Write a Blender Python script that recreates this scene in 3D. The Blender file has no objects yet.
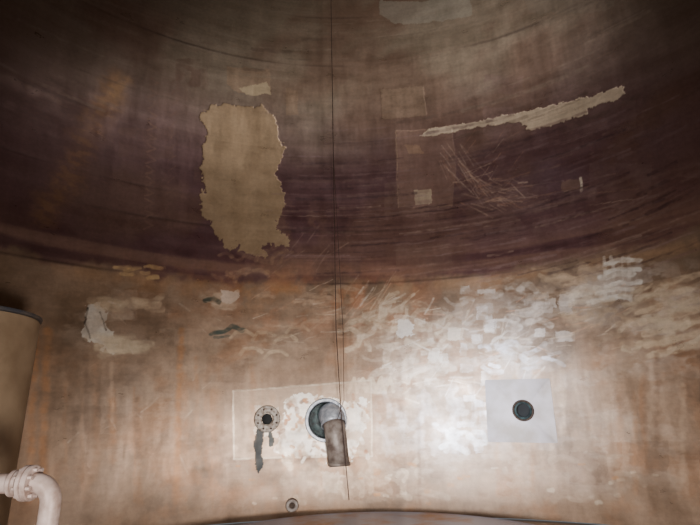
import bpy, bmesh, math, random
import numpy as np
from mathutils import Matrix, Vector
random.seed(4); rng=np.random.RandomState(7)
F=500.0; R=7.5; CY=-2.5; CZ=1.7; PITCH=math.radians(17.3); ROLL=math.radians(1.3)
sc=bpy.context.scene
# ---------------- camera
cam=bpy.data.cameras.new("camera"); co=bpy.data.objects.new("camera",cam); sc.collection.objects.link(co)
cam.sensor_width=36; cam.lens=F/700*36; cam.clip_end=100
M=Matrix.Translation((0,CY,CZ))@Matrix.Rotation(math.pi/2+PITCH,4,'X')@Matrix.Rotation(-ROLL,4,'Z')
co.matrix_world=M; sc.camera=co
M3=np.array(M.to_3x3()); O=np.array([0,CY,CZ])
def ray(px,py):
    d=M3@np.array([px-350.0,-(py-262.5),-F]); return d/np.linalg.norm(d)
def wall(px,py,r=R):
    d=ray(px,py); a=d[0]**2+d[1]**2; b=2*(O[0]*d[0]+O[1]*d[1]); c=O[0]**2+O[1]**2-r*r
    t=(-b+math.sqrt(b*b-4*a*c))/(2*a); p=O+t*d
    return math.atan2(p[0],p[1])*R, p[2]      # (arc length u, height z)
def wp(px,py,r=R):
    d=ray(px,py); a=d[0]**2+d[1]**2; b=2*(O[0]*d[0]+O[1]*d[1]); c=O[0]**2+O[1]**2-r*r
    t=(-b+math.sqrt(b*b-4*a*c))/(2*a); return Vector(O+t*d)
def onplane(px,py,y):
    d=ray(px,py); t=(y-O[1])/d[1]; return Vector(O+t*d)
# ---------------- materials
def lin(c):
    c=np.asarray(c,float)/255.0
    return np.where(c<=0.04045,c/12.92,((c+0.055)/1.055)**2.4)
def mat(name,col,rough=.5,metal=0.,col2=None,scale=6.,bump=.1,noise_thr=(.4,.65)):
    m=bpy.data.materials.new(name); m.use_nodes=True; n=m.node_tree.nodes; l=m.node_tree.links
    b=n["Principled BSDF"]; b.inputs["Roughness"].default_value=rough; b.inputs["Metallic"].default_value=metal
    tc=n.new("ShaderNodeTexCoord"); no=n.new("ShaderNodeTexNoise"); no.inputs["Scale"].default_value=scale; no.inputs["Detail"].default_value=8
    l.new(tc.outputs["Object"],no.inputs["Vector"])
    cr=n.new("ShaderNodeValToRGB"); e=cr.color_ramp.elements
    e[0].position=noise_thr[0]; e[1].position=noise_thr[1]
    e[0].color=(*lin(col),1); e[1].color=(*lin(col2 if col2 is not None else [x*.8 for x in col]),1)
    l.new(no.outputs["Fac"],cr.inputs["Fac"]); l.new(cr.outputs["Color"],b.inputs["Base Color"])
    bp=n.new("ShaderNodeBump"); bp.inputs["Strength"].default_value=bump; bp.inputs["Distance"].default_value=.02
    l.new(no.outputs["Fac"],bp.inputs["Height"]); l.new(bp.outputs["Normal"],b.inputs["Normal"])
    return m
# ---------------- wall grid
thd=math.radians(58)
ud=np.linspace(-thd*R,thd*R,1250)
us=np.linspace(thd*R,(2*math.pi-thd)*R,90)[1:-1]
U1=np.concatenate([ud,us]); ND=len(ud); NU=len(U1)
ZT=13.0
Z1=np.concatenate([np.linspace(0,4.6,430,endpoint=False),np.linspace(4.6,12.2,430),[12.6,ZT]]); NZ=len(Z1)
UU,ZZ=np.meshgrid(U1,Z1)
def h2(i,j,s):
    n=(i.astype(np.int64)*374761393+j.astype(np.int64)*668265263+s*1442695041)&0x7fffffff
    n=((n^(n>>13))*1274126177)&0x7fffffff
    n=(n^(n>>16))&0xffff
    return n/65535.0
def vn(x,y,s):
    i=np.floor(x);j=np.floor(y);fx=x-i;fy=y-j
    fx=fx*fx*(3-2*fx);fy=fy*fy*(3-2*fy)
    return (h2(i,j,s)*(1-fx)+h2(i+1,j,s)*fx)*(1-fy)+(h2(i,j+1,s)*(1-fx)+h2(i+1,j+1,s)*fx)*fy
def fbm(x,y,s,o=4,g=.5):
    t=0;a=1;k=0
    for q in range(o):
        X_=x*2**q;Y_=y*2**q
        t=t+a*vn(X_+q*7.3,Y_+q*3.1,s+q*17); k+=a; a*=g
    return t/k
def ss(a,b,x):
    t=np.clip((x-a)/(b-a),0,1); return t*t*(3-2*t)
SEAM=wall(350,284)[1]
C=np.zeros((NZ,NU,3)); H=np.zeros((NZ,NU))
def mix(msk,col,sl=(slice(None),slice(None))):
    c=C[sl]; c+= (np.asarray(col,float)-c)*msk[...,None]
RU=UU*.8+ZZ*.6; RZ=-UU*.6+ZZ*.8
n1=fbm(RU*.5,RZ*.6,1,5); n2=fbm(UU*2.2+.4*ZZ,ZZ*.4,2,5); n3=fbm(RU*5,RZ*5,3,4); n4=fbm(UU*.25+3,ZZ*5+UU*.1,4,5); n5=fbm(RU*1.2,RZ*1.6,5,5,.6)
low=np.zeros_like(C)+np.array([152,126,103])
low+= ((n2-.5)*34)[...,None]*np.array([1,.95,.85]); low+=((n3-.5)*24)[...,None]  # vertical streaks put diffuse light beams into the albedo
t=ss(.50,.70,n5)[...,None]; low=low*(1-t*.45)+np.array([156,112,78])*t*.45
t=ss(.55,.75,n1)[...,None]; low=low*(1-t*.5)+np.array([180,158,140])*t*.5
t=(ss(.50,.72,fbm(RU*.8+3,RZ*.9,77,5,.6)))[...,None]; low=low*(1-t*.6)+np.array([104,86,70])*t*.6
t=(ss(-2.2,-6.5,UU)*ss(.25,.6,n1+.1))[...,None]; low=low*(1-t*.4)+np.array([116,90,64])*t*.4  # left side browner and darker: light fall-off put into the colour
up=np.zeros_like(C)+np.array([98,68,69])
up+=((n4-.5)*34)[...,None]+((n3-.5)*12)[...,None]
t=(ss(SEAM+1.8,SEAM+5.2,ZZ+(n1-.5)*1.6))[...,None]; gb=np.array([136,120,102])+((n4-.5)*30)[...,None]
up=up*(1-t)+gb*t
t=(ss(.48,.7,fbm(RU*.5+4,RZ*.7,9,4))*.6)[...,None]; up=up*(1-t)+np.array([112,83,68])*t
t=(ss(-2.6,-6.,UU)*.4)[...,None]; up=up*(1-t)+np.array([84,60,52])*t  # upper left darkened in colour, imitating weaker light there
t=(ss(3.,6.5,UU)*ss(SEAM+2.,SEAM+5,ZZ)*.5)[...,None]; up=up*(1-t)+np.array([94,74,62])*t  # painted dimming of the upper right corner
s=ss(SEAM-.08,SEAM+.14,ZZ+(n3-.5)*.2+(n5-.5)*.4)[...,None]
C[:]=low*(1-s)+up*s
mix(np.exp(-((ZZ-SEAM-.32)/.3)**2)*.7*ss(.35,.6,n4),(136,104,88))
mix(np.exp(-((ZZ-SEAM+.12)/.12)**2)*.5*ss(.4,.6,n2),(178,138,102))
for zz,a in ((SEAM,.5),(wall(350,66)[1],.45),(wall(350,232)[1],.35),(wall(350,205)[1],.25),(wall(350,150)[1],.15),(wall(350,18)[1],.3)):
    m=np.exp(-((ZZ-zz)/.025)**2)*ss(.4,.65,fbm(UU*.5,ZZ*2,31)); mix(m*a,(50,34,30))
    mix(np.exp(-((ZZ-zz-.06)/.03)**2)*a*.5*ss(.4,.65,fbm(UU*.5,ZZ*2,35)),(140,115,100)); H+=m*.15
def box(pts,pad):
    w=np.array([wall(*p) for p in pts]); 
    i0,i1=np.searchsorted(U1[:ND],[w[:,0].min()-pad,w[:,0].max()+pad]); j0,j1=np.searchsorted(Z1,[w[:,1].min()-pad,w[:,1].max()+pad])
    return w,(slice(j0,j1),slice(i0,i1))
PX=.0205
def poly(pts,col,alpha=1.,jag=2.,sc=6.,vary=10,relief=0.,worn=0.):
    w,sl=box(pts,jag*PX*3); u=UU[sl].copy(); z=ZZ[sl].copy()
    if u.size==0: return
    du=(fbm(u*sc,z*sc,51,4,.6)-.5)*jag*PX*4; dz=(fbm(u*sc,z*sc,71,4,.6)-.5)*jag*PX*4
    a=u+du;b=z+dz; ins=np.zeros(u.shape,bool); n=len(w)
    for k in range(n):
        x1,y1=w[k];x2,y2=w[(k+1)%n]
        if y1==y2: continue
        c=((y1>b)!=(y2>b))&(a<(x2-x1)*(b-y1)/(y2-y1)+x1); ins^=c
    m=ins.astype(float)*alpha
    if worn: m=m*(1-worn*ss(.45,.65,fbm(u*5,z*5,91,4)))
    cc=np.asarray(col,float)+((fbm(u*3,z*3,33,4)-.5)*vary*2)[...,None]
    c=C[sl]; c+=(cc-c)*m[...,None]; H[sl]+=ins*relief
def stroke(pts,w_px,col,alpha=.8,streak=.5,soft=.35,jit=.8):
    w,sl=box(pts,w_px*PX+.1); u=UU[sl]; z=ZZ[sl]
    if u.size==0: return
    j=jit*PX*2; uu=u+(fbm(u*6,z*6,12,3)-.5)*j*2; zz=z+(fbm(u*6,z*6,13,3)-.5)*j*2
    d=np.full(u.shape,1e9)
    for k in range(len(w)-1):
        ax,ay=w[k];bx,by=w[k+1];L=(bx-ax)**2+(by-ay)**2+1e-9
        t=np.clip(((uu-ax)*(bx-ax)+(zz-ay)*(by-ay))/L,0,1)
        d=np.minimum(d,np.hypot(uu-ax-t*(bx-ax),zz-ay-t*(by-ay)))
    r=w_px*PX/2; m=1-ss(r*(1-soft),r*(1+soft*.6),d)
    m*=alpha*(1-streak*ss(.35,.65,fbm(u*7,z*12,int(abs(w[0][0])*50)%97,3)))
    mix(m,col,sl)
def blob(x,y,rx,ry,col,a,ns=2.,thr=(.35,.6),seed=5):
    w,sl=box([(x-rx*2,y-ry*2),(x+rx*2,y+ry*2),(x-rx*2,y+ry*2),(x+rx*2,y-ry*2)],0); cu,cz=wall(x,y)
    u=UU[sl];z=ZZ[sl]
    if u.size==0: return
    m=np.exp(-(((u-cu)/(rx*PX))**2+((z-cz)/(ry*PX))**2))*a*ss(thr[0],thr[1],fbm(u*ns,z*ns,seed,5,.6)); mix(m,col,sl)
def cluster(x0,y0,x1,y1,n,col,ln=(12,34),w=(3,7),ang=(-20,20),alpha=(.4,.9),curve=5):
    for i in range(n):
        x=random.uniform(x0,x1);y=random.uniform(y0,y1);L=random.uniform(*ln)/2;a=math.radians(random.uniform(*ang));cv=random.uniform(-curve,curve)
        dx,dy=math.cos(a)*L,math.sin(a)*L
        pts=[(x+dx*t-dy/L*cv*(1-t*t),y+dy*t+dx/L*cv*(1-t*t)) for t in (-1,-.5,0,.5,1)]
        c=np.array(col)+random.uniform(-10,10)
        stroke(pts,random.uniform(*w),c,random.uniform(*alpha),.6)
def patches(x0,y0,x1,y1,n,col,sz=(8,24),alpha=(.15,.4)):
    for i in range(n):
        x=random.uniform(x0,x1);y=random.uniform(y0,y1);a=random.uniform(*sz);b=random.uniform(*sz)*.7;k=random.uniform(-3,3)
        poly([(x,y),(x+a,y-k*.3),(x+a+k*.3,y+b),(x+k*.2,y+b+k*.2)],np.array(col)+random.uniform(-10,10),random.uniform(*alpha),1.,worn=.7)
def wash(x,y,w_,h_,col,a,seed):
    pts=[(x-w_,y-h_),(x+w_,y-h_),(x+w_,y+h_),(x-w_,y+h_)]; W,sl=box(pts,.1); u=UU[sl];z=ZZ[sl]
    if u.size==0: return
    cu,cz=wall(x,y); f=fbm(u*1.6+z*.5,z*3.2-u*.3,seed,5,.62)
    m=np.clip(1-np.hypot((u-cu)/(w_*PX),(z-cz)/(h_*PX)),0,1)**.5*ss(.47,.56,f)*a*(.6+.4*ss(.3,.7,fbm(u*8,z*8,seed+3,3))); mix(m,col,sl)
def scratches(x0,y0,x1,y1,n,cols,ln=(15,50),w=(.8,1.6),ang=(-60,20),alpha=(.3,.8)):
    for i in range(n):
        x=random.uniform(x0,x1);y=random.uniform(y0,y1);L=random.uniform(*ln);a=math.radians(random.uniform(*ang))
        stroke([(x,y),(x+math.cos(a)*L,y+math.sin(a)*L)],random.uniform(*w),random.choice(cols),random.uniform(*alpha),.6,jit=.4)
# ---- upper zone stains and painted reflection lines
stroke([(118,80),(95,120),(75,165),(45,215)],26,(134,96,64),.6,.6,.9,3)
stroke([(122,78),(108,100)],14,(160,124,86),.65,.6,.9,3)
for i in range(14):
    y=78+i*11; stroke([(150-i*.4,y),(158-i*.4,y+5),(149-i*.4,y+8)],2,(124,94,80),.6,.5)
    stroke([(178-i*.4,y),(172-i*.4,y+5)],1.5,(114,84,72),.5,.5)
blob(300,225,60,25,(134,102,84),.5,2,(.4,.6),22)
blob(350,90,120,40,(138,114,94),.5,1.2,(.3,.6),23)
blob(560,170,130,40,(114,90,97),.6,1.0,(.3,.6),24)
poly([(380,0),(470,-4),(472,16),(395,24),(380,14)],(156,147,132),.7,1.5)
poly([(520,-4),(620,-4),(610,10),(530,14)],(132,120,106),.3,2)
poly([(380,89),(424,86),(426,116),(382,119)],(148,124,102),.6,.8,relief=.2)
poly([(227,66),(270,70),(271,94),(240,93),(226,84)],(152,126,102),.7,1.5)
poly([(240,88),(268,82),(271,95),(246,95)],(184,163,132),.95,2)
poly([(286,88),(298,90),(298,114),(287,115)],(148,122,98),.6,1)
poly([(396,131),(452,128),(456,168),(452,206),(398,207)],(138,108,94),.65,.7,relief=.2)
for a,b in (((396,131),(398,207)),((398,207),(452,205)),((396,131),(452,128))): stroke([a,b],1.6,(180,150,126),.6,.4)
poly([(414,190),(431,189),(432,204),(415,205)],(184,163,138),.95,.8)
poly([(405,145),(420,146),(424,154),(408,154)],(160,128,102),.6,1.5)
poly([(562,180),(581,178),(582,189),(563,191)],(146,118,98),.5,2)
stroke([(581,178),(582,190)],2.5,(220,205,185),.95,.2)
patches(420,60,690,200,14,(130,103,97),(20,70),(.15,.4)); patches(230,100,420,260,10,(130,104,90),(15,60),(.1,.3)); patches(0,20,200,240,10,(106,78,66),(20,60),(.15,.4))
poly([(203,108),(215,104),(240,108),(262,104),(268,112),(275,118),(278,135),(285,150),(281,160),(277,172),(284,195),(280,215),(275,226),(283,234),(291,238),(288,251),(281,244),(275,247),(270,243),(262,250),(268,259),(258,256),(240,250),(238,241),(234,247),(228,252),(224,240),(219,243),(212,225),(203,218),(200,205),(204,190),(200,160),(204,150),(206,130),(201,120)],(160,134,104),1,3.2,8,10,.4)
stroke([(238,252),(262,262),(280,262)],5,(150,120,98),.5)
cluster(215,250,290,276,16,(162,130,104),(8,24),(2,5),(-50,10),(.3,.7))
poly([(419,137),(428,129),(470,122),(520,112),(560,103),(600,94),(620,86),(627,92),(616,100),(586,109),(588,114),(545,128),(526,129),(521,121),(478,127),(440,134)],(202,181,156),1,1.8,8,9,.4)
SC=[(180,150,130),(158,118,98),(192,166,148)]
scratches(436,136,462,170,24,SC,(15,60),(.8,1.5),(40,68),(.3,.65)); scratches(450,178,530,206,44,SC,(6,30),(.8,1.8),(-20,50),(.3,.7)); scratches(440,140,510,205,22,SC,(10,35),(.7,1.3),(-60,-10),(.25,.55))
scratches(480,180,600,210,16,SC,(15,60),(.7,1.4),(-14,-4),(.25,.5)); scratches(240,240,330,275,14,SC,(10,30),(.8,1.6),(-60,-20),(.15,.4))
for i in range(120):  # thin horizontal lines: painted reflections mixed with real scratches
    x=random.uniform(290,670);y=random.uniform(200,272);L=random.uniform(20,110); k=(x-320)*.11/100
    stroke([(x-L/2,y+L/2*k),(x,y+.6),(x+L/2,y-L/2*k)],random.uniform(.8,2.6),random.choice([(146,120,116),(134,102,97),(160,134,120),(66,46,47)]),random.uniform(.2,.6),.7,jit=.4)
for i in range(100):
    x=random.uniform(300,690);y=random.uniform(120,215);L=random.uniform(20,120); k=(x-320)*.14/100
    stroke([(x-L/2,y+L/2*k),(x+L/2,y-L/2*k)],random.uniform(.8,4),random.choice([(138,112,112),(128,102,94),(68,48,50)]),random.uniform(.15,.5),.7,jit=.4)
for i in range(60):
    x=random.uniform(20,690);y=random.uniform(5,120);L=random.uniform(30,140); k=(x-320)*.17/100
    stroke([(x-L/2,y+L/2*k),(x+L/2,y-L/2*k)],random.uniform(1,6),random.choice([(152,136,118),(128,106,90),(84,68,58)]),random.uniform(.1,.35),.7,jit=.4)
# ---- lower zone
patches(60,285,690,480,50,(186,162,140),(10,50),(.1,.3)); patches(60,285,690,480,40,(110,88,72),(10,50),(.12,.3))
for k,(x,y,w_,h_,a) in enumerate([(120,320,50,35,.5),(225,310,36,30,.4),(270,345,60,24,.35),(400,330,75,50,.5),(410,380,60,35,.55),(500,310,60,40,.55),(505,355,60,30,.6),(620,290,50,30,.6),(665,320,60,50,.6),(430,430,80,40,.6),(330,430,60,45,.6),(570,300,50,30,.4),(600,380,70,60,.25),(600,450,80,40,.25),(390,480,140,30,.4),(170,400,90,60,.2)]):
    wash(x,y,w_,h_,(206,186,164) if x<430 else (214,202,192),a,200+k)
cluster(120,266,165,278,12,(206,172,124),(6,14),(2,5),(-5,12),(.5,.9),1)
poly([(86,306),(98,304),(104,312),(108,330),(118,345),(112,352),(96,346),(84,332),(83,318)],(222,212,196),.95,3,worn=.3)
cluster(105,296,155,310,10,(206,182,150),(14,30),(4,7),(-10,10),(.3,.7)); cluster(96,335,155,354,16,(208,188,158),(14,34),(4,8),(-12,12),(.3,.7))
stroke([(88,308),(84,322),(90,338)],1.6,(60,52,44),.7); stroke([(100,312),(106,330)],1.4,(70,60,50),.6)
cluster(205,292,240,310,8,(204,186,162),(8,18),(4,8)); poly([(222,290),(236,289),(240,298),(232,306),(222,302)],(226,214,198),.95,2)
stroke([(205,301),(213,299),(219,302)],5,(54,68,62),.9); stroke([(212,334),(224,331),(232,326),(243,330)],4.5,(54,68,62),.85); stroke([(215,338),(228,336)],3,(60,70,64),.7)
for (x,y) in ((240,335),(262,336),(285,340),(250,352),(275,355),(296,330)):
    stroke([(x-10,y+3),(x-5,y-3),(x+6,y-4),(x+12,y)],3.5,(210,186,154),.6); 
blob(330,300,110,30,(186,124,88),.6,2,(.4,.62),42); blob(250,290,100,20,(180,128,84),.5,2,(.4,.62),43); blob(240,480,160,30,(170,116,74),.4,2,(.42,.65),44)
SL=[(206,160,130),(222,200,174),(234,220,204)]
scratches(335,290,400,330,34,SL,(10,32),(.8,2),(-60,-20),(.2,.55)); scratches(380,300,540,400,100,SL,(6,26),(.8,2),(-80,30)); scratches(250,290,350,350,30,SL,(8,26),(.8,1.8),(-40,10),(.2,.5)); scratches(540,290,700,350,46,SL,(8,26),(.8,1.8),(-40,0),(.2,.6))
scratches(60,300,240,460,26,SL,(6,22),(.8,1.8),(-70,70),(.1,.35))
cluster(250,290,345,330,18,(196,166,138),(10,40),(2,6),(-15,5),(.2,.6))
cluster(345,298,450,345,26,(212,190,162),(10,28),(3,7),(-60,20),(.3,.8)); patches(345,295,450,345,16,(216,196,170),(5,18),(.25,.65))
cluster(360,330,450,395,26,(214,194,172),(10,26),(3,8),(-70,20),(.3,.8)); patches(380,310,450,390,18,(226,212,194),(5,16),(.3,.75))
poly([(398,322),(406,318),(412,322),(414,334),(404,342),(396,336)],(228,216,202),.95,3)
cluster(455,288,540,345,22,(222,208,194),(8,26),(2.5,7),(-25,15),(.3,.8)); patches(455,285,560,375,30,(228,216,206),(6,20),(.3,.75))
cluster(460,340,560,378,14,(224,220,222),(8,26),(3,8),(-30,30),(.3,.8)); patches(455,345,490,450,14,(228,222,222),(6,20),(.35,.75))
for k in range(5): stroke([(348+k*9,392),(354+k*9,378),(358+k*9,392)],3.5,(216,194,166),.85,.3)
cluster(535,268,600,300,20,(208,182,154),(12,30),(3,6),(-15,5),(.3,.7))
for k in range(6):
    y=261+k*7.6+random.uniform(-1.5,1.5); e0=random.uniform(-6,6)
    stroke([(600+e0,y+3),(618,y-1),(634+e0,y-1)],random.uniform(3.5,5.5),(236,228,216),.9,.5); 
for x in (604,612,622,629): stroke([(x,258),(x+2,300)],random.uniform(2,3.5),(230,218,204),.6,.8)
cluster(570,288,604,302,8,(226,212,194),(10,22),(4,6),(-30,0))
for k in range(7):
    y=284+k*11; x=640+k*3
    stroke([(x-8,y+6),(x+14,y+1),(x+38,y-5),(x+62,y-10)],5.5,(210,186,156),.75,.6)
cluster(630,290,700,352,28,(210,190,162),(12,38),(3,6),(-25,5),(.3,.8))
cluster(560,300,640,345,22,(194,168,138),(12,34),(3,6),(-25,5),(.2,.5))
cluster(60,300,240,420,16,(176,152,126),(10,40),(3,8),(-30,30),(.1,.3))
poly([(233,391),(371,380),(372,456),(234,459)],(192,168,144),.55,.3,relief=.12)
for a,b in (((233,391),(234,459)),((234,459),(372,456)),((233,391),(371,380)),((371,380),(372,456))): stroke([a,b],1.6,(222,204,180),.8,.4,jit=.2)
poly([(288,400),(306,396),(340,400),(366,402),(370,420),(360,440),(350,460),(330,462),(306,458),(290,462),(276,448),(280,432),(286,420)],(226,217,204),.98,5,worn=.7)
poly([(257,405),(278,405),(284,420),(276,436),(256,434),(252,418)],(210,198,182),.75,4,worn=.5)
for i in range(90):
    x=random.uniform(280,368);y=random.uniform(398,462); stroke([(x,y),(x+random.uniform(-4,4),y+random.uniform(-4,4))],random.uniform(1.5,4),random.choice([(160,112,80),(232,224,212),(124,98,80),(176,132,94)]),.8)
poly([(257,429),(264,432),(263,445),(262,455),(263,470),(258,474),(255,462),(255,445)],(8,13,12),1,1.5,vary=3)
poly([(268,430),(273,430),(273,446),(269,446)],(12,20,18),.98,1.2,vary=3)
poly([(318,470),(338,472),(336,492),(326,494)],(196,180,160),.6,3,worn=.6)
cluster(375,395,480,450,40,(216,206,200),(8,26),(4,9),(50,120),(.2,.5)); cluster(440,425,485,450,12,(232,228,224),(6,16),(4,7),(-30,60),(.6,.9))
cluster(280,455,420,500,26,(210,190,166),(6,20),(3,7),(0,180),(.3,.6))
cluster(380,455,640,500,30,(194,174,152),(8,30),(3,7),(-20,20),(.15,.4))
for i in range(34):
    x=random.uniform(200,660);y=random.uniform(462,505)
    stroke([(x,y),(x+random.uniform(2,6),y)],random.uniform(2,3.5),random.choice([(186,130,80),(214,196,172)]),.6)
for i in range(54):
    x=random.uniform(60,690);y=random.uniform(350,400);L=random.uniform(40,120)
    stroke([(x,y),(x+1,y+L)],random.uniform(2,8),random.choice([(196,168,140),(104,80,62),(170,122,84)]),random.uniform(.15,.45),.6,.9)
for x in (30,42,176): stroke([(x+6,330),(x+2,420),(x,500)],6,(176,118,70),.5,.5,.9)
C=np.clip(C,0,255)
NZ1=wall(267,419); NZ2=wall(326,420); NZ3=wall(523.5,410.5)
holes=[(NZ1,.10),(NZ2,.35),(NZ3,.15)]
Rr=R-(H*.006)
TH=UU/R
X=Rr*np.sin(TH);Y=Rr*np.cos(TH)
co_=np.stack([X,Y,ZZ],-1).reshape(-1,3)
idx=np.arange(NZ*NU).reshape(NZ,NU); nx=np.roll(idx,-1,axis=1)
a=idx[:-1];b=idx[1:];c=nx[1:];d=nx[:-1]
q=np.stack([a,d,c,b],-1).reshape(-1,4)
fu=UU[:-1].reshape(-1)+.006; fz=((ZZ[:-1]+ZZ[1:])/2).reshape(-1)
keep=np.ones(len(q),bool)
for (hu,hz),hr in holes: keep&=((fu-hu)**2+(fz-hz)**2)>hr*hr
q=q[keep]
me=bpy.data.meshes.new("wall_curved"); me.vertices.add(len(co_)); me.vertices.foreach_set("co",co_.ravel())
me.loops.add(len(q)*4); me.loops.foreach_set("vertex_index",q.ravel().astype(np.int32))
me.polygons.add(len(q)); me.polygons.foreach_set("loop_start",np.arange(0,len(q)*4,4,dtype=np.int32))
me.update(calc_edges=True); me.polygons.foreach_set("use_smooth",np.ones(len(q),bool))
at=me.attributes.new("paint",'FLOAT_COLOR','POINT')
at.data.foreach_set("color",np.concatenate([lin(C),np.ones((NZ,NU,1))],-1).reshape(-1).astype(np.float32))
a2=me.attributes.new("unrolled",'FLOAT_VECTOR','POINT')
a2.data.foreach_set("vector",np.stack([UU,ZZ,UU*0],-1).reshape(-1).astype(np.float32))
ob=bpy.data.objects.new("wall_curved",me); sc.collection.objects.link(ob)
m=bpy.data.materials.new("stained_shaded_tank_steel"); m.use_nodes=True; n=m.node_tree.nodes; l=m.node_tree.links; B=n["Principled BSDF"]
A=n.new("ShaderNodeAttribute"); A.attribute_name="paint"
AU=n.new("ShaderNodeAttribute"); AU.attribute_name="unrolled"
def noise(scale,map_s,detail=6,rough=.6):
    mp=n.new("ShaderNodeMapping"); mp.inputs["Scale"].default_value=map_s; l.new(AU.outputs["Vector"],mp.inputs["Vector"])
    nf=n.new("ShaderNodeTexNoise"); nf.inputs["Scale"].default_value=scale; nf.inputs["Detail"].default_value=detail; nf.inputs["Roughness"].default_value=rough
    l.new(mp.outputs[0],nf.inputs["Vector"]); return nf.outputs["Fac"]
def rng_(src,a,b,lo=.3,hi=.7):
    mr=n.new("ShaderNodeMapRange"); mr.inputs[1].default_value=lo;mr.inputs[2].default_value=hi;mr.inputs[3].default_value=a;mr.inputs[4].default_value=b; l.new(src,mr.inputs[0]); return mr.outputs[0]
def mul(a,b):
    mm=n.new("ShaderNodeVectorMath"); mm.operation='MULTIPLY'; l.new(a,mm.inputs[0]); l.new(b,mm.inputs[1]); return mm.outputs[0]
hb=noise(1,(1.2,16,1)); vb=noise(1,(4,.4,1)); fine=noise(14,(1,1,1),8,.7)
c1=mul(A.outputs["Color"],rng_(hb,.95,1.05)); c1=mul(c1,rng_(vb,.92,1.08)); c1=mul(c1,rng_(fine,.86,1.14)); l.new(c1,B.inputs["Base Color"])  # vb paints vertical streaks of light into the base colour
l.new(rng_(noise(1,(1.5,2.5,1)),.26,.42),B.inputs["Roughness"])
B.inputs["Metallic"].default_value=.45
bp=n.new("ShaderNodeBump"); bp.inputs["Strength"].default_value=.5; bp.inputs["Distance"].default_value=.03; l.new(noise(1,(1.6,.5,1),3,.4),bp.inputs["Height"]); l.new(bp.outputs["Normal"],B.inputs["Normal"])
me.materials.append(m)
# ---------------- helpers for parts
def newobj(name,bm,mt,parent=None,smooth=True,bevel=0):
    me=bpy.data.meshes.new(name); bmesh.ops.recalc_face_normals(bm,faces=bm.faces); bm.to_mesh(me); bm.free()
    o=bpy.data.objects.new(name,me); sc.collection.objects.link(o); me.materials.append(mt)
    if smooth:
        for p in me.polygons: p.use_smooth=True
        me.set_sharp_from_angle(angle=math.radians(35))
    if parent: o.parent=parent
    return o
def empty(name,loc=(0,0,0)):
    e=bpy.data.objects.new(name,None); e.empty_display_size=.2; sc.collection.objects.link(e); return e
def revolve(prof,seg=48,closed=False):
    bm=bmesh.new(); rings=[]
    for r,z in prof:
        rings.append([bm.verts.new((r*math.cos(2*math.pi*k/seg),r*math.sin(2*math.pi*k/seg),z)) for k in range(seg)] if r>1e-5 else [bm.verts.new((0,0,z))])
    P=list(zip(rings[:-1],rings[1:]))
    if closed: P.append((rings[-1],rings[0]))
    for A_,B_ in P:
        for k in range(seg):
            k2=(k+1)%seg
            if len(A_)==1 and len(B_)==1: continue
            if len(A_)==1: bm.faces.new((A_[0],B_[k],B_[k2]))
            elif len(B_)==1: bm.faces.new((A_[k],A_[k2],B_[0]))
            else: bm.faces.new((A_[k],A_[k2],B_[k2],B_[k]))
    return bm
def frame(u,z,off=0):
    th=u/R; rr=R-off
    p=Vector((rr*math.sin(th),rr*math.cos(th),z)); nrm=Vector((-math.sin(th),-math.cos(th),0)); right=Vector((math.cos(th),-math.sin(th),0))
    Mx=Matrix((right,Vector((0,0,1)),nrm)).transposed().to_4x4()
    Mx.translation=p; return Mx
def tube(path,rad,seg=20,radii=None,cap=True):
    bm=bmesh.new(); rings=[]; path=[Vector(p) for p in path]; upv=None
    for i,p in enumerate(path):
        t=(path[min(i+1,len(path)-1)]-path[max(i-1,0)]).normalized()
        if upv is None: upv=t.orthogonal().normalized()
        upv=(upv-t*upv.dot(t)).normalized(); s=t.cross(upv); r=radii[i] if radii else rad
        rings.append([bm.verts.new(p+(upv*math.cos(2*math.pi*k/seg)+s*math.sin(2*math.pi*k/seg))*r) for k in range(seg)])
    for A_,B_ in zip(rings[:-1],rings[1:]):
        for k in range(seg): bm.faces.new((A_[k],A_[(k+1)%seg],B_[(k+1)%seg],B_[k]))
    if cap: bm.faces.new(rings[0]); bm.faces.new(rings[-1])
    return bm
M_scale=mat("limescale_steel",(206,196,184),.5,.2,(140,120,102),18,.3)
M_dark=mat("dark_bore",(22,26,26),.6,.2,(10,12,12),8)  # near-black colour imitates the darkness of deep holes
M_teal=mat("teal_residue",(74,98,98),.45,.1,(36,48,48),12,.4)
M_blue=mat("bare_bright_steel",(228,234,242),.34,.2,(170,180,192),10,.2)
M_brown=mat("scaled_elbow_steel",(178,166,156),.42,.1,(122,106,96),7,.3)
M_plate=mat("pale_pad_steel",(180,170,168),.42,.4,(158,146,136),3,.15)
M_bolt=mat("rusty_bolt",(96,78,64),.6,.4,(60,46,38),20)
M_cable=mat("steel_cable",(70,54,48),.5,.5,(90,70,60),30)
def place(o,Mx): o.matrix_local=Mx
e=empty("flanged_nozzle"); F1=frame(*NZ1)
place(newobj("flange",revolve([(.105,.01),(.105,.10),(.12,.115),(.225,.115),(.24,.10),(.24,.06),(.14,.05),(.14,.01)],48,True),M_scale,e),F1)
place(newobj("bore",revolve([(.112,.10),(.104,-.1),(0,-.1)],32),M_dark,e),F1)
for k in range(8):
    a=2*math.pi*(k+.5)/8
    bm=revolve([(0,.145),(.017,.145),(.02,.14),(.02,.10),(0,.10)],6); 
    place(newobj(f"bolt_{k+1}",bm,M_bolt,e,False),F1@Matrix.Translation((.182*math.cos(a),.182*math.sin(a),0)))
e=empty("outlet_elbow_with_hood"); F2=frame(*NZ2)
place(newobj("collar",revolve([(.33,-.2),(.33,.07),(.345,.09),(.385,.09),(.40,.07),(.40,-.02),(.37,-.02),(.35,-.2)],56,True),M_blue,e),F2)
place(newobj("recess",revolve([(.34,-.02),(.32,-.30),(0,-.34)],40),M_teal,e),F2)
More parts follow.
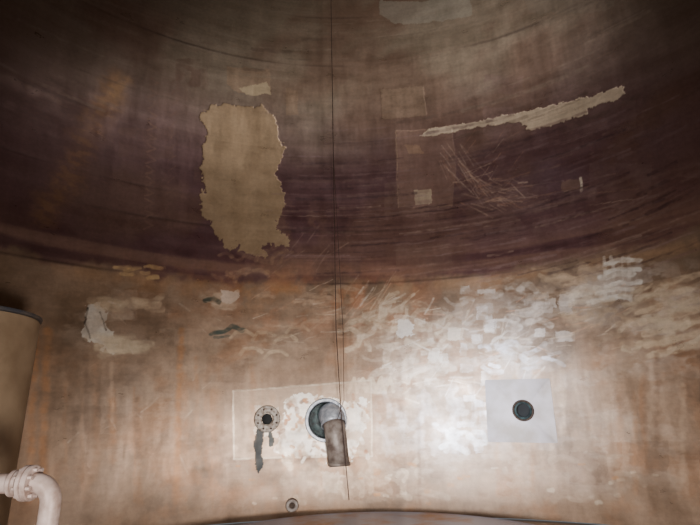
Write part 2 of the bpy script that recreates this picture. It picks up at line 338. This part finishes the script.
def elbow(dx,dy,drop,n=10,z0=-.25,bend=.26):
    p=[Vector((dx,dy,z0)),Vector((dx,dy,z0*.4))]
    for k in range(n+1):
        a=math.pi/2*k/n; p.append(Vector((dx+.07*k/n,dy-bend*1.2*(1-math.cos(a)),bend*math.sin(a))))
    p+=[Vector((dx+.10,dy-bend*1.2-drop*.5,bend)),Vector((dx+.13,dy-bend*1.2-drop,bend))]
    return p
pe_=elbow(.10,.06,.54)
o=newobj("elbow_pipe",tube(pe_,.20,32,[.2]*12+[.2,.195,.19],False),M_brown,e); place(o,F2); s_=o.modifiers.new("solid",'SOLIDIFY'); s_.thickness=.015; s_.offset=-1
o=newobj("hood",tube([p+Vector((-.01,.02,0)) for p in pe_[1:10]],.235,32,None,False),M_blue,e); place(o,F2); s_=o.modifiers.new("solid",'SOLIDIFY'); s_.thickness=.012; s_.offset=-1
o=newobj("end_ring",tube([pe_[-1]+Vector((0,.05,0)),pe_[-1]],.205,32,None,False),M_brown,e); place(o,F2); s_=o.modifiers.new("solid",'SOLIDIFY'); s_.thickness=.02; s_.offset=-1
e=empty("nozzle_with_square_pad")
cs=[wall(*p) for p in ((485,380),(550,378.5),(558,443),(488,442))]
def rpt(u,z,off): th=u/R; return ((R-off)*math.sin(th),(R-off)*math.cos(th),z)
hu,hz=NZ3; seg=192; bm=bmesh.new(); ring_in=[];ring_out=[];rb=[]
for k in range(seg):
    a=2*math.pi*k/seg; dx,dz=math.cos(a),math.sin(a); best=1e9
    for i in range(4):
        p1=np.array(cs[i]);p2=np.array(cs[(i+1)%4]);A2=np.array([[dx,-(p2-p1)[0]],[dz,-(p2-p1)[1]]]);rr=np.array([p1[0]-hu,p1[1]-hz])
        try: s,t=np.linalg.solve(A2,rr)
        except Exception: continue
        if s>0 and -1e-6<=t<=1+1e-6: best=min(best,s)
    ring_in.append(bm.verts.new(rpt(hu+dx*.15,hz+dz*.15,.035))); 
    ring_out.append(bm.verts.new(rpt(hu+dx*best,hz+dz*best,.035))); rb.append(bm.verts.new(rpt(hu+dx*best,hz+dz*best,.004)))
for k in range(seg):
    k2=(k+1)%seg; bm.faces.new((ring_in[k],ring_in[k2],ring_out[k2],ring_out[k])); bm.faces.new((ring_out[k],ring_out[k2],rb[k2],rb[k]))
newobj("square_pad",bm,M_plate,e,False)
F3=frame(*NZ3)
place(newobj("pipe_stub",revolve([(.15,-.1),(.15,.09),(.158,.1),(.175,.1),(.185,.09),(.185,.02),(.185,-.1)],40,True),M_bolt,e),F3)
place(newobj("bore",revolve([(.152,.05),(.15,-.12),(0,-.12)],32),M_dark,e),F3)
place(newobj("gasket_ring",revolve([(.118,.03),(.118,.05),(.15,.06),(.15,.03)],32,True),M_teal,e),F3)
e=empty("drain_coupling"); F4=frame(*wall(292,505))
place(newobj("socket",revolve([(.05,.01),(.05,.07),(.06,.08),(.10,.08),(.11,.07),(.12,.01)],32,True),M_brown,e),F4)
place(newobj("plug",revolve([(.05,.05),(.05,.03),(0,.03)],24),M_bolt,e),F4)
def cable(name,pts,r):
    vs=[]
    P=[Vector(p) for p in pts]
    for i in range(len(P)-1):
        for k in range(12): vs.append(P[i].lerp(P[i+1],k/12))
    vs.append(P[-1])
    return newobj(name,tube(vs,r,6),M_cable)
def cw(px,py,r=6.9): return wp(px,py,r)
ctop=cw(331,0); d0=ctop-cw(334,200); top=ctop+d0*((12.98-ctop.z)/d0.z)
cable("hanging_cable",[top,ctop,cw(334,200),cw(336,330),cw(341,412),cw(349,500)],.009)
t2=cw(333.5,160); 
cable("hanging_cable.001",[t2+Vector((0,0.02,.0)),cw(337,220),cw(343,330),cw(344,400),cw(337,420)],.006)
# ---------------- floor, platform, ceiling
M_floor=mat("floor_coating",(150,128,106),.4,.2,(120,96,72),1.5,.2)
newobj("floor",revolve([(0,-.02),(R*1.0,-.02),(R+.05,-.02),(R+.05,-.2),(0,-.2)],96),M_floor)
M_plat=mat("floor_plate_painted_reflections",(160,158,170),.22,.25,(160,112,74),1.4,.15,(.48,.68))  # orange blotches are reflections painted into the bluish grey plate
pc=wp(362,510,6.9)
o=newobj("raised_floor_disc",revolve([(0,.16),(2.72,.16),(2.78,.175),(2.8,.16),(2.8,-.02),(0,-.02)],128),M_plat); o.location=(pc.x+.1,pc.y-2.8,0)
M_ceil=mat("roof_steel",(96,84,74),.5,.2,(70,56,48),1.2,.2)
newobj("ceiling",revolve([(0,ZT+.6),(R+.02,ZT),(R+.02,ZT+.1),(0,ZT+.7)],96),M_ceil)
# ---------------- left vessel
M_ves=mat("vessel_tan_paint",(160,138,110),.5,.1,(134,112,86),2.5,.15)
M_rim=mat("dark_blue_rim",(66,68,74),.45,.2,(92,86,80),6)
e=empty("storage_vessel"); py_=3.0
pe=onplane(33,320,py_); rad=.75; topz=onplane(36,314,py_).z
e.location=(pe.x-rad*1.06,py_,0)
newobj("shell",revolve([(0,0),(rad-.03,0),(rad,.03),(rad,topz-.06),(rad-.01,topz-.03),(0,topz-.03)],72),M_ves,e)
newobj("lid_rim",revolve([(0,topz+.03),(rad-.02,topz+.025),(rad+.015,topz+.015),(rad+.02,topz-.005),(rad+.015,topz-.02),(rad-.02,topz-.028)],72),M_rim,e)
newobj("base_ring",revolve([(rad-.02,0),(rad+.06,0),(rad+.06,.06),(rad-.02,.08)],72,True),M_ves,e)
# ---------------- flanged pipe bottom-left
M_pipe=mat("chalky_pink_pipe",(186,166,156),.5,.1,(140,116,102),9,.3,(.45,.7))
e=empty("flanged_pipe_elbow"); yp=1.2
pb=onplane(28,483,yp); pcn=onplane(51,500,yp); zc=pb.z; k_=(onplane(58,484,yp)-onplane(39,484,yp)).length; r_=k_/2
xc=pcn.x; Rb=r_*2.0
path=[Vector((-7.36,yp,zc)),Vector((-5,yp,zc)),Vector((xc-Rb,yp,zc))]
for k in range(1,13):
    a=math.pi/2*k/12; path.append(Vector((xc-Rb+Rb*math.sin(a),yp,zc-Rb+Rb*math.cos(a))))
path.append(Vector((xc,yp,.4))); path.append(Vector((xc,yp,0)))
newobj("pipe",tube(path,r_,28),M_pipe,e)
def flange(name,loc,axis,rr):
    bm=revolve([(r_*.95,-.035),(rr,-.035),(rr+.008,-.028),(rr+.008,-.006),(rr-.004,-.003),(rr-.004,.003),(rr+.008,.006),(rr+.008,.028),(rr,.035),(r_*.95,.035)],40,True)
    o=newobj(name,bm,M_pipe,e); o.location=loc
    if axis=='X': o.rotation_euler=(0,math.pi/2,0)
    return o
xf=onplane(29,483,yp).x
flange("flange_pair",(xf,yp,zc),'X',r_*1.65); flange("collar",(onplane(17,483,yp).x,yp,zc),'X',r_*1.2)
for k in range(8):
    a=2*math.pi*k/8+.3
    o=newobj(f"bolt_{k+1}",revolve([(0,-.06),(.012,-.06),(.014,-.055),(.014,.055),(.012,.06),(0,.06)],6),M_pipe,e,False)
    o.location=(xf,yp+math.cos(a)*r_*1.35,zc+math.sin(a)*r_*1.35); o.rotation_euler=(0,math.pi/2,0)
flange("foot_flange",(xc,yp,.035),'Z',r_*1.7)
# ---------------- lights
w=bpy.data.worlds.new("world"); sc.world=w; w.use_nodes=True; w.node_tree.nodes["Background"].inputs[0].default_value=(.5,.55,.6,1); w.node_tree.nodes["Background"].inputs[1].default_value=.3
def aim(o,loc,target): o.location=loc; o.rotation_euler=(Vector(target)-Vector(loc)).to_track_quat('-Z','Y').to_euler()
def area(name,loc,target,size,energy,col):
    L=bpy.data.lights.new(name,'AREA'); L.shape='DISK'; L.size=size; L.energy=energy; L.color=col
    o=bpy.data.objects.new(name,L); sc.collection.objects.link(o); aim(o,loc,target); return o
def spot(name,loc,target,size,energy,col,ang,blend=1.):
    L=bpy.data.lights.new(name,'SPOT'); L.shadow_soft_size=size; L.energy=energy; L.color=col; L.spot_size=math.radians(ang); L.spot_blend=blend
    o=bpy.data.objects.new(name,L); sc.collection.objects.link(o); aim(o,loc,target); return o
spot("manway_daylight",(-3.1,-5.9,2.0),(2.2,7.1,1.95),.6,4300,(.62,.76,1.0),19)
spot("manway_glow",(-3.1,-5.9,2.1),(1.2,7.1,1.8),.8,2500,(1.0,.95,.93),52)
area("added_wall_fill",(.8,-2.4,.8),(1.2,7.5,3.2),.7,370,(1.0,.93,.9))  # added fill behind the camera, unseen, brightens the wall
spot("roof_hatch",(2.5,1.5,12.7),(1.0,7.4,8.2),.8,1000,(1.0,.95,.9),95)
